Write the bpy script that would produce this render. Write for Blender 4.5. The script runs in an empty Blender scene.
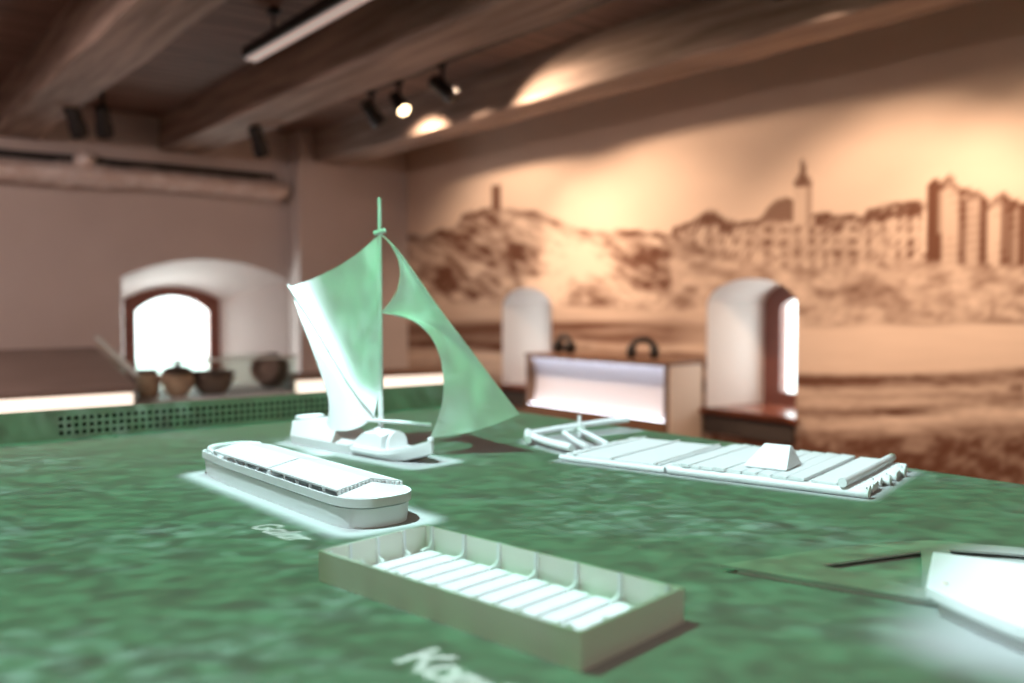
import bpy, bmesh, math, random
import numpy as np
from mathutils import Vector, Matrix, Euler

random.seed(4)
PI = math.pi
SC = bpy.context.scene
COL = SC.collection

# ---------------------------------------------------------------- measures
F = 900.0                      # focal length of the photograph in pixels
EYE = 1.25                     # camera height (m)
TT = 0.90                      # height of the table top
PITCH = math.atan(36.5 / F)
CP, SP = math.cos(PITCH), math.sin(PITCH)


def ray(px, py):
    a, b = (px - 512.0), (341.5 - py)
    return Vector((a, F * CP + b * SP, -F * SP + b * CP))


def on_level(px, py, z):
    d = ray(px, py)
    s = (z - EYE) / d.z
    return Vector((d.x * s, d.y * s, z))


def on_depth(px, py, y):
    d = ray(px, py)
    s = y / d.y
    return Vector((d.x * s, y, EYE + d.z * s))


def to_px(x, y, z):
    zz = z - EYE
    f = y * CP - zz * SP
    u = y * SP + zz * CP
    return 512 + F * x / f, 341.5 - F * u / f


# room frame: x runs along the back wall (0 at the mural corner, negative to the left),
# y runs into the back wall (0 at its right-hand bay), z up
RE = Vector((.789, .614, 0)).normalized()
RD = Vector((-RE.y, RE.x, 0))
RO = Vector((-1.08, 9.36, 0))
RANG = math.atan2(RE.y, RE.x)
RM = Matrix.Translation(RO) @ Matrix.Rotation(RANG, 4, 'Z')


def room(x, y, z=0):
    return RO + RE * x + RD * y + Vector((0, 0, z))


# table frame: origin at the far right corner of the top
TE = Vector((.775, .632, 0)).normalized()
TD = Vector((-TE.y, TE.x, 0))
TK = Vector((-.158, 3.165, 0))
TANG = math.atan2(TE.y, TE.x)

# ---------------------------------------------------------------- helpers


def tag(o, label=None, cat=None, group=None, kind=None):
    if label: o['label'] = label
    if cat: o['category'] = cat
    if group: o['group'] = group
    if kind: o['kind'] = kind
    return o


def empty(name, loc, rz=0.0):
    o = bpy.data.objects.new(name, None)
    o.empty_display_size = .05
    COL.objects.link(o)
    o.location = loc
    o.rotation_euler = (0, 0, rz)
    return o


def build(name, bm, mat, parent=None, loc=(0, 0, 0), rz=0.0, smooth=False, bevel=0.0, angle=40):
    bmesh.ops.remove_doubles(bm, verts=bm.verts, dist=1e-6)
    bmesh.ops.recalc_face_normals(bm, faces=bm.faces)
    if smooth:
        for f in bm.faces: f.smooth = True
    me = bpy.data.meshes.new(name)
    bm.to_mesh(me)
    bm.free()
    if smooth:
        me.set_sharp_from_angle(angle=math.radians(angle))
    me.materials.append(mat)
    o = bpy.data.objects.new(name, me)
    COL.objects.link(o)
    o.location = loc
    o.rotation_euler = (0, 0, rz)
    if parent: o.parent = parent
    if bevel > 0:
        m = o.modifiers.new('bevel', 'BEVEL')
        m.width = bevel
        m.segments = 2
        m.limit_method = 'ANGLE'
        m.angle_limit = math.radians(35)
    return o


def copy_tree(o, parent=None):
    c = o.copy()
    COL.objects.link(c)
    if parent: c.parent = parent
    for ch in list(o.children):
        copy_tree(ch, c)
    return c


def box(bm, x0, x1, y0, y1, z0, z1, M=None):
    vs = [Vector((x, y, z)) for z in (z0, z1) for x, y in ((x0, y0), (x1, y0), (x1, y1), (x0, y1))]
    if M is not None: vs = [M @ v for v in vs]
    v = [bm.verts.new(p) for p in vs]
    for f in ((3, 2, 1, 0), (4, 5, 6, 7), (0, 1, 5, 4), (1, 2, 6, 5), (2, 3, 7, 6), (3, 0, 4, 7)):
        bm.faces.new([v[i] for i in f])


def hexa(bm, pts):
    v = [bm.verts.new(p) for p in pts]
    for f in ((3, 2, 1, 0), (4, 5, 6, 7), (0, 1, 5, 4), (1, 2, 6, 5), (2, 3, 7, 6), (3, 0, 4, 7)):
        bm.faces.new([v[i] for i in f])


def loft(bm, secs, caps=True, closed=True):
    rows = [[bm.verts.new(p) for p in s] for s in secs]
    n = len(rows[0])
    for a, b in zip(rows, rows[1:]):
        for i in range(n if closed else n - 1):
            j = (i + 1) % n
            try: bm.faces.new([a[i], a[j], b[j], b[i]])
            except ValueError: pass
    if caps and closed:
        bm.faces.new(rows[0][::-1])
        bm.faces.new(rows[-1])
    return rows


def prism(bm, poly, z0, z1):
    loft(bm, [[(x, y, z0) for x, y in poly], [(x, y, z1) for x, y in poly]])


def ring_prism(bm, outer, inner, z0, z1):
    """a plate with an opening: outer and inner outlines with the same count"""
    n = len(outer)
    o0 = [bm.verts.new((x, y, z0)) for x, y in outer]
    o1 = [bm.verts.new((x, y, z1)) for x, y in outer]
    i0 = [bm.verts.new((x, y, z0)) for x, y in inner]
    i1 = [bm.verts.new((x, y, z1)) for x, y in inner]
    for k in range(n):
        j = (k + 1) % n
        bm.faces.new([o0[k], o0[j], o1[j], o1[k]])
        bm.faces.new([i1[k], i1[j], i0[j], i0[k]])
        bm.faces.new([o1[k], o1[j], i1[j], i1[k]])
        bm.faces.new([i0[k], i0[j], o0[j], o0[k]])


def tube(bm, pts, r, n=10, r2=None):
    pts = [Vector(p) for p in pts]
    secs = []
    for i, p in enumerate(pts):
        a = pts[max(i - 1, 0)]
        b = pts[min(i + 1, len(pts) - 1)]
        t = (b - a).normalized()
        up = Vector((0, 0, 1)) if abs(t.z) < .9 else Vector((1, 0, 0))
        s = t.cross(up).normalized()
        w = s.cross(t)
        rr = r if r2 is None else r + (r2 - r) * i / (len(pts) - 1)
        secs.append([p + (s * math.cos(2 * PI * k / n) + w * math.sin(2 * PI * k / n)) * rr for k in range(n)])
    loft(bm, secs)


def lathe(bm, prof, n=24, M=None):
    secs = []
    for r, z in prof:
        ring = [Vector((max(r, 1e-4) * math.cos(2 * PI * k / n), max(r, 1e-4) * math.sin(2 * PI * k / n), z)) for k in range(n)]
        if M is not None: ring = [M @ p for p in ring]
        secs.append(ring)
    loft(bm, secs)


def new():
    return bmesh.new()


def catmull(pts, n):
    """n points spread by arc length over a smooth curve through pts"""
    P = [np.array(p, float) for p in pts]
    P = [2 * P[0] - P[1]] + P + [2 * P[-1] - P[-2]]
    out = []
    for i in range(1, len(P) - 2):
        for t in np.linspace(0, 1, 24, endpoint=False):
            a, b, c, d = P[i - 1], P[i], P[i + 1], P[i + 2]
            out.append(.5 * ((2 * b) + (-a + c) * t + (2 * a - 5 * b + 4 * c - d) * t * t + (-a + 3 * b - 3 * c + d) * t ** 3))
    out.append(P[-2])
    out = np.array(out)
    L = np.concatenate([[0], np.cumsum(np.linalg.norm(np.diff(out, axis=0), axis=1))])
    s = np.linspace(0, L[-1], n)
    return np.stack([np.interp(s, L, out[:, k]) for k in range(out.shape[1])], 1)


# ---------------------------------------------------------------- materials


def mat(name, color, rough=.6, metal=0.0, noise=None, bump=None, emit=None, spec=.5):
    m = bpy.data.materials.new(name)
    m.use_nodes = True
    nt = m.node_tree
    b = nt.nodes['Principled BSDF']
    b.inputs['Base Color'].default_value = (*color, 1)
    b.inputs['Roughness'].default_value = rough
    b.inputs['Metallic'].default_value = metal
    b.inputs['Specular IOR Level'].default_value = spec
    tc = nt.nodes.new('ShaderNodeTexCoord')
    if noise:                                   # (scale xyz, second colour, detail)
        mp = nt.nodes.new('ShaderNodeMapping')
        mp.inputs['Scale'].default_value = noise[0]
        nt.links.new(tc.outputs['Object'], mp.inputs['Vector'])
        n = nt.nodes.new('ShaderNodeTexNoise')
        n.inputs['Scale'].default_value = 1
        n.inputs['Detail'].default_value = noise[2]
        nt.links.new(mp.outputs['Vector'], n.inputs['Vector'])
        r = nt.nodes.new('ShaderNodeValToRGB')
        r.color_ramp.elements[0].position = .32
        r.color_ramp.elements[0].color = (*color, 1)
        r.color_ramp.elements[1].position = .68
        r.color_ramp.elements[1].color = (*noise[1], 1)
        nt.links.new(n.outputs['Fac'], r.inputs['Fac'])
        nt.links.new(r.outputs['Color'], b.inputs['Base Color'])
    if bump:                                    # (scale xyz, strength, distance)
        mp = nt.nodes.new('ShaderNodeMapping')
        mp.inputs['Scale'].default_value = bump[0]
        nt.links.new(tc.outputs['Object'], mp.inputs['Vector'])
        n = nt.nodes.new('ShaderNodeTexNoise')
        n.inputs['Scale'].default_value = 1
        n.inputs['Detail'].default_value = 5
        nt.links.new(mp.outputs['Vector'], n.inputs['Vector'])
        bp = nt.nodes.new('ShaderNodeBump')
        bp.inputs['Strength'].default_value = bump[1]
        bp.inputs['Distance'].default_value = bump[2]
        nt.links.new(n.outputs['Fac'], bp.inputs['Height'])
        nt.links.new(bp.outputs['Normal'], b.inputs['Normal'])
    if emit:
        b.inputs['Emission Color'].default_value = (*emit[0], 1)
        b.inputs['Emission Strength'].default_value = emit[1]
    return m


def layered(name, color, rough, scale, strength, dist, axis='Z'):
    """plastic printed in fine layers"""
    m = mat(name, color, rough)
    nt = m.node_tree
    b = nt.nodes['Principled BSDF']
    tc = nt.nodes.new('ShaderNodeTexCoord')
    w = nt.nodes.new('ShaderNodeTexWave')
    w.bands_direction = axis
    w.inputs['Scale'].default_value = scale
    w.inputs['Distortion'].default_value = .3
    bp = nt.nodes.new('ShaderNodeBump')
    bp.inputs['Strength'].default_value = strength
    bp.inputs['Distance'].default_value = dist
    nt.links.new(tc.outputs['Object'], w.inputs['Vector'])
    nt.links.new(w.outputs['Fac'], bp.inputs['Height'])
    nt.links.new(bp.outputs['Normal'], b.inputs['Normal'])
    return m


M_PLASTER = mat('plaster', (.66, .59, .56), .9, noise=((1.2, 1.2, 1.2), (.60, .53, .50), 4), bump=((14, 14, 14), .25, .01))
M_REVEAL = mat('reveal_plaster', (.72, .66, .63), .9, bump=((9, 9, 9), .2, .01))
M_BEAM = mat('beam_wood', (.22, .165, .135), .8, noise=((16, 1.2, 16), (.50, .39, .33), 6), bump=((30, 2.0, 30), .5, .01))
M_PLANK = mat('plank_wood', (.15, .09, .07), .8, noise=((1.2, 26, 6), (.34, .215, .165), 5))
M_FLOOR = mat('floor_board', (.20, .12, .08), .6, noise=((3, 30, 3), (.28, .17, .11), 5))
M_MODEL = layered('printed_white', (.84, .86, .86), .55, 240, .25, .0006)
M_BOXHULL = layered('printed_cream', (.85, .86, .78), .6, 200, .3, .0006, 'DIAGONAL')
M_RELIEF = layered('printed_grey', (.52, .53, .52), .6, 240, .2, .0006)
M_SAIL = mat('sail_cloth', (.84, .86, .85), .75, bump=((60, 60, 60), .3, .002))
M_TOP = mat('table_white', (.42, .42, .42), .85, spec=.04)
M_PANEL = mat('panel_grey', (.30, .255, .24), .7, spec=.1)
M_DARK = mat('dark_cavity', (.05, .04, .035), .9)
M_BROWNWOOD = mat('brown_window_wood', (.165, .055, .04), .4, noise=((4, 4, 30), (.22, .075, .052), 4))
M_SILL = mat('sill_wood', (.19, .06, .035), .2, noise=((4, 20, 20), (.25, .082, .048), 4))
M_OAK = mat('console_oak', (.15, .078, .045), .5, noise=((3, 25, 25), (.20, .105, .06), 4))
M_CREAM = mat('console_cream', (.72, .60, .50), .6)
M_DESK = mat('desk_dark', (.20, .155, .135), .6, noise=((3, 3, 3), (.24, .185, .16), 3))
M_BLACK = mat('black_metal', (.012, .011, .011), .5)
M_WHITE = mat('niche_white', (.72, .73, .79), .6)
M_LED = mat('led_strip', (.9, .9, .9), .5, emit=((.76, .85, 1.0), 10.5))
M_WARM = mat('warm_strip', (.9, .9, .9), .5, emit=((1.0, .84, .68), 1.35))
M_LAMP = mat('lamp_diffuser', (.8, .72, .68), .5, emit=((1.0, .78, .70), .32))
M_LENS = mat('spot_lens', (.9, .9, .9), .4, emit=((1.0, .72, .42), 9.0))
M_FOIL = mat('foil_wrap', (.95, .88, .85), .36, .25, noise=((9, 5, 9), (.74, .62, .56), 5), bump=((22, 12, 22), .9, .03))
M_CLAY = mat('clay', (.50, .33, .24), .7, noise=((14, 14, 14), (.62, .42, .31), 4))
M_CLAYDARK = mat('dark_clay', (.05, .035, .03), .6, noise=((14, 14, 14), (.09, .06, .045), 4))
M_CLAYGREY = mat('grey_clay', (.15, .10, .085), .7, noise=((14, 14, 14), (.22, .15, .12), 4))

M_GLASS = bpy.data.materials.new('pane_glass')
M_GLASS.use_nodes = True
nt = M_GLASS.node_tree
nt.nodes.clear()
_o = nt.nodes.new('ShaderNodeOutputMaterial')
_m = nt.nodes.new('ShaderNodeMixShader')
_t = nt.nodes.new('ShaderNodeBsdfTransparent')
_t.inputs['Color'].default_value = (.93, .97, .95, 1)
_g = nt.nodes.new('ShaderNodeBsdfGlossy')
_g.inputs['Roughness'].default_value = .03
_l = nt.nodes.new('ShaderNodeFresnel')
_l.inputs['IOR'].default_value = 1.45
_ge = nt.nodes.new('ShaderNodeNewGeometry')
_mu = nt.nodes.new('ShaderNodeMath'); _mu.operation = 'SUBTRACT'; _mu.use_clamp = True
nt.links.new(_l.outputs['Fac'], _mu.inputs[0])
nt.links.new(_ge.outputs['Backfacing'], _mu.inputs[1])
nt.links.new(_mu.outputs[0], _m.inputs['Fac'])
nt.links.new(_t.outputs['BSDF'], _m.inputs[1])
nt.links.new(_g.outputs['BSDF'], _m.inputs[2])
nt.links.new(_m.outputs['Shader'], _o.inputs['Surface'])

M_EDGE = mat('glass_edge', (.62, .72, .68), .2)

# mural: colours live on the mesh as painted pigment
M_MURAL = bpy.data.materials.new('mural_print')
M_MURAL.use_nodes = True
nt = M_MURAL.node_tree
_b = nt.nodes['Principled BSDF']
_b.inputs['Roughness'].default_value = .85
_b.inputs['Specular IOR Level'].default_value = .2
_a = nt.nodes.new('ShaderNodeAttribute')
_a.attribute_name = 'pigment'
nt.links.new(_a.outputs['Color'], _b.inputs['Base Color'])

# planks of the ceiling get seams
nt = M_PLANK.node_tree
_b = nt.nodes['Principled BSDF']
_tc = nt.nodes.new('ShaderNodeTexCoord')
_sx = nt.nodes.new('ShaderNodeSeparateXYZ')
nt.links.new(_tc.outputs['Object'], _sx.inputs[0])
_d = nt.nodes.new('ShaderNodeMath'); _d.operation = 'PINGPONG'; _d.inputs[1].default_value = .075
nt.links.new(_sx.outputs['Y'], _d.inputs[0])
_r = nt.nodes.new('ShaderNodeMapRange')
_r.inputs['From Min'].default_value = 0; _r.inputs['From Max'].default_value = .012
_r.inputs['To Min'].default_value = .35; _r.inputs['To Max'].default_value = 1
nt.links.new(_d.outputs[0], _r.inputs['Value'])
_mx = nt.nodes.new('ShaderNodeMix'); _mx.data_type = 'RGBA'; _mx.blend_type = 'MULTIPLY'; _mx.inputs['Factor'].default_value = 1
_src = _b.inputs['Base Color'].links[0].from_socket
nt.links.new(_src, _mx.inputs['A'])
nt.links.new(_r.outputs['Result'], _mx.inputs['B'])
nt.links.new(_mx.outputs['Result'], _b.inputs['Base Color'])

# ---------------------------------------------------------------- the room
X0, Y0, CEIL = -7.5, -10.6, 2.92


def arch(o, n):
    """outline of an arched opening as n+1 (x, z) points along the arch"""
    xl, xr, spring, apex = o
    out = []
    for k in range(n + 1):
        u = -1 + 2 * k / n
        out.append((xl + (xr - xl) * k / n, spring + (apex - spring) * math.sqrt(max(0, 1 - (u * .985) ** 2))))
    return out


def arch_seg(o, n):
    xl, xr, spring, apex = o
    w, h = (xr - xl) / 2, apex - spring
    R = (w * w + h * h) / (2 * h)
    return [(xl + 2 * w * k / n, apex - R + math.sqrt(R * R - (w * (-1 + 2 * k / n)) ** 2)) for k in range(n + 1)]


def slab(bm, x0, x1, depth, holes, put, n=24):
    """solid wall; holes = (front outline, back outline, sill front, sill back, arch function)"""
    x = x0
    for fo, bo, sf, sb, fn in holes:
        hexa(bm, [put(x, 0, 0), put(fo[0], 0, 0), put(bo[0], depth, 0), put(x, depth, 0),
                  put(x, 0, CEIL), put(fo[0], 0, CEIL), put(bo[0], depth, CEIL), put(x, depth, CEIL)])
        fa, ba = fn(fo, n), fn(bo, n)
        for k in range(n):
            (a, za), (b, zb), (c, zc), (d, zd) = fa[k], fa[k + 1], ba[k + 1], ba[k]
            hexa(bm, [put(a, 0, za), put(b, 0, zb), put(c, depth, zc), put(d, depth, zd),
                      put(a, 0, CEIL), put(b, 0, CEIL), put(c, depth, CEIL), put(d, depth, CEIL)])
        hexa(bm, [put(fo[0], 0, 0), put(fo[1], 0, 0), put(bo[1], depth, 0), put(bo[0], depth, 0),
                  put(fo[0], 0, sf), put(fo[1], 0, sf), put(bo[1], depth, sb), put(bo[0], depth, sb)])
        x = fo[1]
        xb = bo[1]
    hexa(bm, [put(x, 0, 0), put(x1, 0, 0), put(x1, depth, 0), put(xb, depth, 0),
              put(x, 0, CEIL), put(x1, 0, CEIL), put(x1, depth, CEIL), put(xb, depth, CEIL)])


def structure(name, bm, m, **k):
    o = build(name, bm, m, None, RO, RANG, **k)
    o['kind'] = 'structure'
    return o


bm = new(); box(bm, X0 - .2, .7, Y0 - .2, 1.0, -.08, 0); structure('floor', bm, M_FLOOR)
bm = new(); box(bm, X0 - .2, .7, Y0 - .2, 1.0, CEIL, CEIL + .08); structure('ceiling', bm, M_PLANK)
bm = new(); box(bm, X0 - .2, X0, Y0, .25, 0, CEIL); structure('wall_left', bm, M_PLASTER)
bm = new(); box(bm, X0 - .2, .7, Y0 - .2, Y0, 0, CEIL); structure('wall_front', bm, M_PLASTER)

W1F, W1B = (-2.754, -1.217, 1.49, 1.67), (-2.60, -1.69, 1.30, 1.425)
bm = new()
slab(bm, X0 - .2, .7, .55, [(W1F, W1B, .46, .50, arch_seg)], lambda x, y, z: (x, .25 + y, z))
structure('wall_back', bm, M_PLASTER)
bm = new(); box(bm, -1.2, 0, 0, .25, 0, CEIL); structure('trim_1', bm, M_PLASTER)

# the mural wall: x = 0, openings given along y (far end first), put in the slab as x = -y
W2F, W2B = (1.62, 2.30, 1.22, 1.40), (1.65, 2.27, 1.22, 1.40)
W3F, W3B = (3.96, 4.68, 1.235, 1.425), (3.99, 4.65, 1.235, 1.425)
SILL = .50
WD = .60
bm = new()
slab(bm, 0, -Y0, WD, [(W2F, W2B, SILL, SILL, arch), (W3F, W3B, SILL, SILL, arch)], lambda x, y, z: (y, -x, z))
structure('wall_right', bm, M_REVEAL)

# ---- mural print on the wall


def vnoise(x, y, seed):
    xi, yi = np.floor(x).astype(np.int64), np.floor(y).astype(np.int64)
    fx, fy = x - xi, y - yi
    fx, fy = fx * fx * (3 - 2 * fx), fy * fy * (3 - 2 * fy)

    def h(a, b):
        n = (a * 374761393 + b * 668265263 + seed * 144269) & 0x7fffffff
        n = ((n ^ (n >> 13)) * 1274126177) & 0x7fffffff
        return ((n ^ (n >> 16)) & 0xffff) / 65535.0
    return (h(xi, yi) * (1 - fx) + h(xi + 1, yi) * fx) * (1 - fy) + (h(xi, yi + 1) * (1 - fx) + h(xi + 1, yi + 1) * fx) * fy


def fbm(x, y, seed=1, octv=4):
    s, a, t = 0, .5, 0
    for k in range(octv):
        s = s + a * vnoise(x * 2 ** k, y * 2 ** k, seed + k)
        t += a
        a *= .55
    return s / t


def blob(X, Y, cx, cy, sx, sy):
    return np.exp(-((X - cx) / sx) ** 2 - ((Y - cy) / sy) ** 2)


def band(v, a, b, s):
    return np.clip((v - a) / s + .5, 0, 1) * np.clip((b - v) / s + .5, 0, 1)


HILL = [(380, 236), (412, 234), (428, 236), (440, 229), (455, 227), (462, 215), (474, 211), (492, 208), (515, 209), (540, 213), (558, 220),
        (575, 228), (600, 232), (618, 230), (640, 231), (670, 234), (700, 240), (760, 262)]
TOWN = [(668, 236), (674, 226), (690, 222), (704, 212), (716, 211), (726, 219), (738, 222), (752, 220), (760, 218), (768, 208), (776, 200),
        (786, 197), (793, 199), (793.5, 184), (797, 178), (800, 172), (802, 158), (804, 158), (806, 172), (809, 178), (813, 184), (813.5, 213),
        (824, 211), (838, 216), (850, 213), (862, 217), (868, 208), (890, 204), (910, 201), (926, 202), (929, 184), (934, 178), (942, 183),
        (946, 177), (950, 174), (955, 181), (962, 190), (966, 188), (976, 190), (986, 197), (990, 201), (996, 195), (1004, 193), (1014, 199),
        (1024, 203), (1040, 200), (1070, 206), (1110, 214), (1180, 236), (1300, 270), (1500, 290)]


def paint(X, Y):
    """amount of brown ink, 0..1, for the panorama: hill and tower, town, keep, river, meadow"""
    N = fbm(X / 26, Y / 16, 3)
    N2 = fbm(X / 7, Y / 6, 11)
    G = fbm((X + Y * .6) / 13, (Y - X * .5) / 5, 21)
    a = .04 + .10 * (fbm(X / 60, Y / 30, 5) - .4)
    hs = np.interp(X, [p[0] for p in HILL], [p[1] for p in HILL]) + (N2 - .5) * 4
    inh = np.clip((Y - hs) / 2.0 + .5, 0, 1) * (X < 770)
    h = .50 + 1.25 * (N - .5) + 1.15 * (G - .5) + .32 * np.clip(1 - (Y - hs) / 9, 0, 1)
    h += .30 * blob(X, Y, 642, 258, 34, 24) + .22 * blob(X, Y, 668, 278, 30, 14) + .22 * blob(X, Y, 446, 262, 30, 26) + .2 * blob(X, Y, 512, 248, 16, 22)
    h -= .50 * blob(X, Y, 566, 258, 30, 28) + .38 * blob(X, Y, 596, 270, 20, 18) + .38 * blob(X, Y, 472, 262, 15, 13) + .35 * blob(X, Y, 545, 290, 26, 18)
    h -= .18 * blob(X, Y, 640, 296, 46, 9)
    h += .22 * np.exp(-((Y - (250 + (X - 640) * .95)) / 4.0) ** 2) * band(X, 640, 690, 6)
    a = a * (1 - inh) + h * inh
    tw = band(X, 491.5, 501, 2) * band(Y, 185, 211, 2)
    a = np.maximum(a, tw * .85)
    ts = np.interp(X, [p[0] for p in TOWN], [p[1] for p in TOWN])
    intown = np.clip((Y - ts) / 1.6 + .5, 0, 1) * np.clip((X - 668) / 6, 0, 1)
    wall = .30 + .55 * (N2 - .5) + .20 * np.sin(X * 1.15) * np.clip(np.sin(Y * .55), -.2, 1)
    roof = np.clip(1 - (Y - ts) / (7 + 9 * (vnoise(X / 14, Y * 0, 31) > .5)), 0, 1)
    wall += .34 * (roof > .05) * (X < 925) + .30 * (np.sin(X / 2.3 + 3 * vnoise(X / 30, Y * 0, 71)) > .45) * (np.sin(Y / 1.9) > -.2) * (X < 925) * (Y > ts + 10)
    church = band(X, 758, 794, 2) * band(Y, 196, 222, 3)
    wall = wall * (1 - church) + .62 * church
    spire = band(X, 792, 815, 1.5) * (Y < 187)
    wall = wall * (1 - spire) + .66 * spire
    shaft = band(X, 794, 812, 1.5) * band(Y, 187, 226, 2)
    wall = wall * (1 - shaft) + (.18 + .22 * (X > 806)) * shaft
    keep = (X > 924) * (Y < 268)
    cols = np.zeros_like(X)
    for c0, c1, v in ((925, 940, .72), (940, 943, .45), (943, 959, .24), (959, 965, .62), (965, 978, .30), (978, 989, .68), (989, 1002, .18),
                      (1002, 1013, .62), (1013, 1017, .4), (1017, 1026, .7), (1026, 1044, .25), (1044, 1058, .6), (1058, 1090, .3), (1090, 1104, .62), (1104, 1200, .34)):
        cols = np.where((X >= c0) & (X < c1), v, cols)
    cols = cols + .28 * (Y - ts < 9) + .10 * (np.sin(X * 1.6) * np.sin(Y * .8) > .35)
    wall = np.where(keep, cols, wall)
    slope = .40 + 1.0 * (fbm((X + Y * .5) / 22, (Y - X * .2) / 8, 41) - .5) + .35 * (N2 - .5)
    slope += .2 * blob(X, Y, 700, 250, 22, 20) + .16 * blob(X, Y, 860, 290, 40, 12) - .16 * blob(X, Y, 735, 236, 16, 12)
    base = np.interp(X, [660, 700, 740, 800, 850, 920, 1024, 1300], [236, 244, 262, 268, 264, 262, 268, 280])
    below = np.clip((Y - base) / 7 + .5, 0, 1)
    t = np.clip(wall * 1.25, 0, 1) * (1 - below) + slope * below
    a = a * (1 - intown) + t * intown
    # shore and river
    shore = np.interp(X, [380, 520, 700, 800, 1024, 1400], [300, 304, 312, 326, 321, 316])
    w = np.clip((Y - shore) / 2.5 + .5, 0, 1)
    water = .07 + .10 * (fbm(X / 60, Y / 3, 51) - .5)
    left = np.clip((760 - X) / 90, 0, 1)
    water += left * (.24 + .40 * (fbm(X / 70, Y / 5, 52) - .5))
    water += left * .42 * band(Y, 322, 344, 5) * (.5 + fbm(X / 60, Y / 4, 53))
    a = a * (1 - w) + water * w
    a = np.maximum(a, .62 * np.exp(-((Y - shore - 1) / 2.0) ** 2) * (X > 800) * (.5 + .5 * np.clip((X - 880) / 80, 0, 1)))
    a = np.maximum(a, .5 * band(X, 882, 916, 2) * band(Y, 309, 318, 2))
    a = np.maximum(a, .6 * band(X, 990, 993, 1.5) * band(Y, 296, 322, 2))
    a = np.maximum(a, .55 * band(X, 983, 1012, 3) * band(Y, 315, 322, 2))
    # meadow below the river
    bank = np.interp(X, [380, 560, 700, 800, 900, 1024, 1400], [336, 340, 352, 372, 374, 367, 360]) + 3 * (fbm(X / 30, Y * 0, 61) - .5)
    g = np.clip((Y - bank) / 3 + .5, 0, 1)
    m = .42 + 1.2 * (fbm(X / 75, Y / 6, 62) - .5) + .25 * (fbm(X / 9, Y / 4, 63) - .5)
    m += .42 * np.exp(-((Y - bank - 8) / 5.0) ** 2) + .32 * np.exp(-((Y - bank - 36 + (X - 900) * .012) / 5) ** 2)
    m -= .24 * np.exp(-((Y - bank - 22) / 6.0) ** 2) + .22 * np.exp(-((Y - bank - 47) / 6.0) ** 2)
    gr = np.clip((Y - bank - 56) / 12, 0, 1)
    m = m * (1 - gr) + (.80 + .9 * (fbm(X / 26, Y / 14, 64) - .5) + .6 * (N2 - .5)) * gr
    a = a * (1 - g) + m * g
    a = np.maximum(a, .75 * band(X, 1008, 1024, 2) * band(Y, 384, 393, 3))
    return np.clip(a, 0, 1)


PAPER, INK = np.array([.74, .585, .47]), np.array([.13, .055, .032])


def mural_grid():
    blocks = []
    step, rows = .022, 136

    def full(a, b):
        n = max(1, int(round((b - a) / step)))
        blocks.append((np.linspace(a, b, n + 1), lambda x: (0 * x, 0 * x + CEIL), rows))

    def hole(o):
        pts = arch(o, 32)
        xs = np.array([p[0] for p in pts]); zs = np.array([p[1] for p in pts])
        blocks.append((xs, lambda x: (0 * x, 0 * x + SILL), 24))
        blocks.append((xs, lambda x, zs=zs: (zs, 0 * x + CEIL), 72))
    full(0.0, W2F[0]); hole(W2F); full(W2F[1], W3F[0]); hole(W3F); full(W3F[1], 8.2)
    V, Fc = [], []
    off = 0
    for xs, fn, r in blocks:
        lo, hi = fn(xs)
        t = np.linspace(0, 1, r + 1)[None, :]
        Z = lo[:, None] * (1 - t) + hi[:, None] * t
        Xg = np.repeat(xs[:, None], r + 1, 1)
        P = np.stack([0 * Xg - .003, -Xg, Z], -1).reshape(-1, 3)
        V.append(P)
        n = len(xs)
        idx = np.arange(n * (r + 1)).reshape(n, r + 1) + off
        q = np.stack([idx[:-1, :-1], idx[1:, :-1], idx[1:, 1:], idx[:-1, 1:]], -1).reshape(-1, 4)
        Fc.append(q)
        off += n * (r + 1)
    return np.concatenate(V), np.concatenate(Fc)


V, Q = mural_grid()
me = bpy.data.meshes.new('mural')
me.from_pydata(V.tolist(), [], Q.tolist())
wx = RO.x + RE.x * V[:, 0] + RD.x * V[:, 1]
wy = RO.y + RE.y * V[:, 0] + RD.y * V[:, 1]
fw = np.maximum(wy * CP - (V[:, 2] - EYE) * SP, .6)
PX = 512 + F * wx / fw
PY = 341.5 - F * (wy * SP + (V[:, 2] - EYE) * CP) / fw
ink = paint(PX, PY)
ink = np.clip(ink * 1.12, 0, 1)
col = PAPER[None] * (1 - ink[:, None]) + INK[None] * ink[:, None]
wear = .93 + .14 * fbm(V[:, 1] * 1.5, V[:, 2] * 1.5, 77)
col = np.clip(col * wear[:, None], 0, 1)
at = me.color_attributes.new('pigment', 'FLOAT_COLOR', 'POINT')
at.data.foreach_set('color', np.concatenate([col, np.ones((len(col), 1))], 1).astype(np.float32).ravel())
me.materials.append(M_MURAL)
mural = bpy.data.objects.new('mural', me)
COL.objects.link(mural)
mural.location = RO
mural.rotation_euler = (0, 0, RANG)
tag(mural, 'sepia panorama of a hill, riverside town and river covering the right wall', 'mural')

# ---- windows


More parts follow.
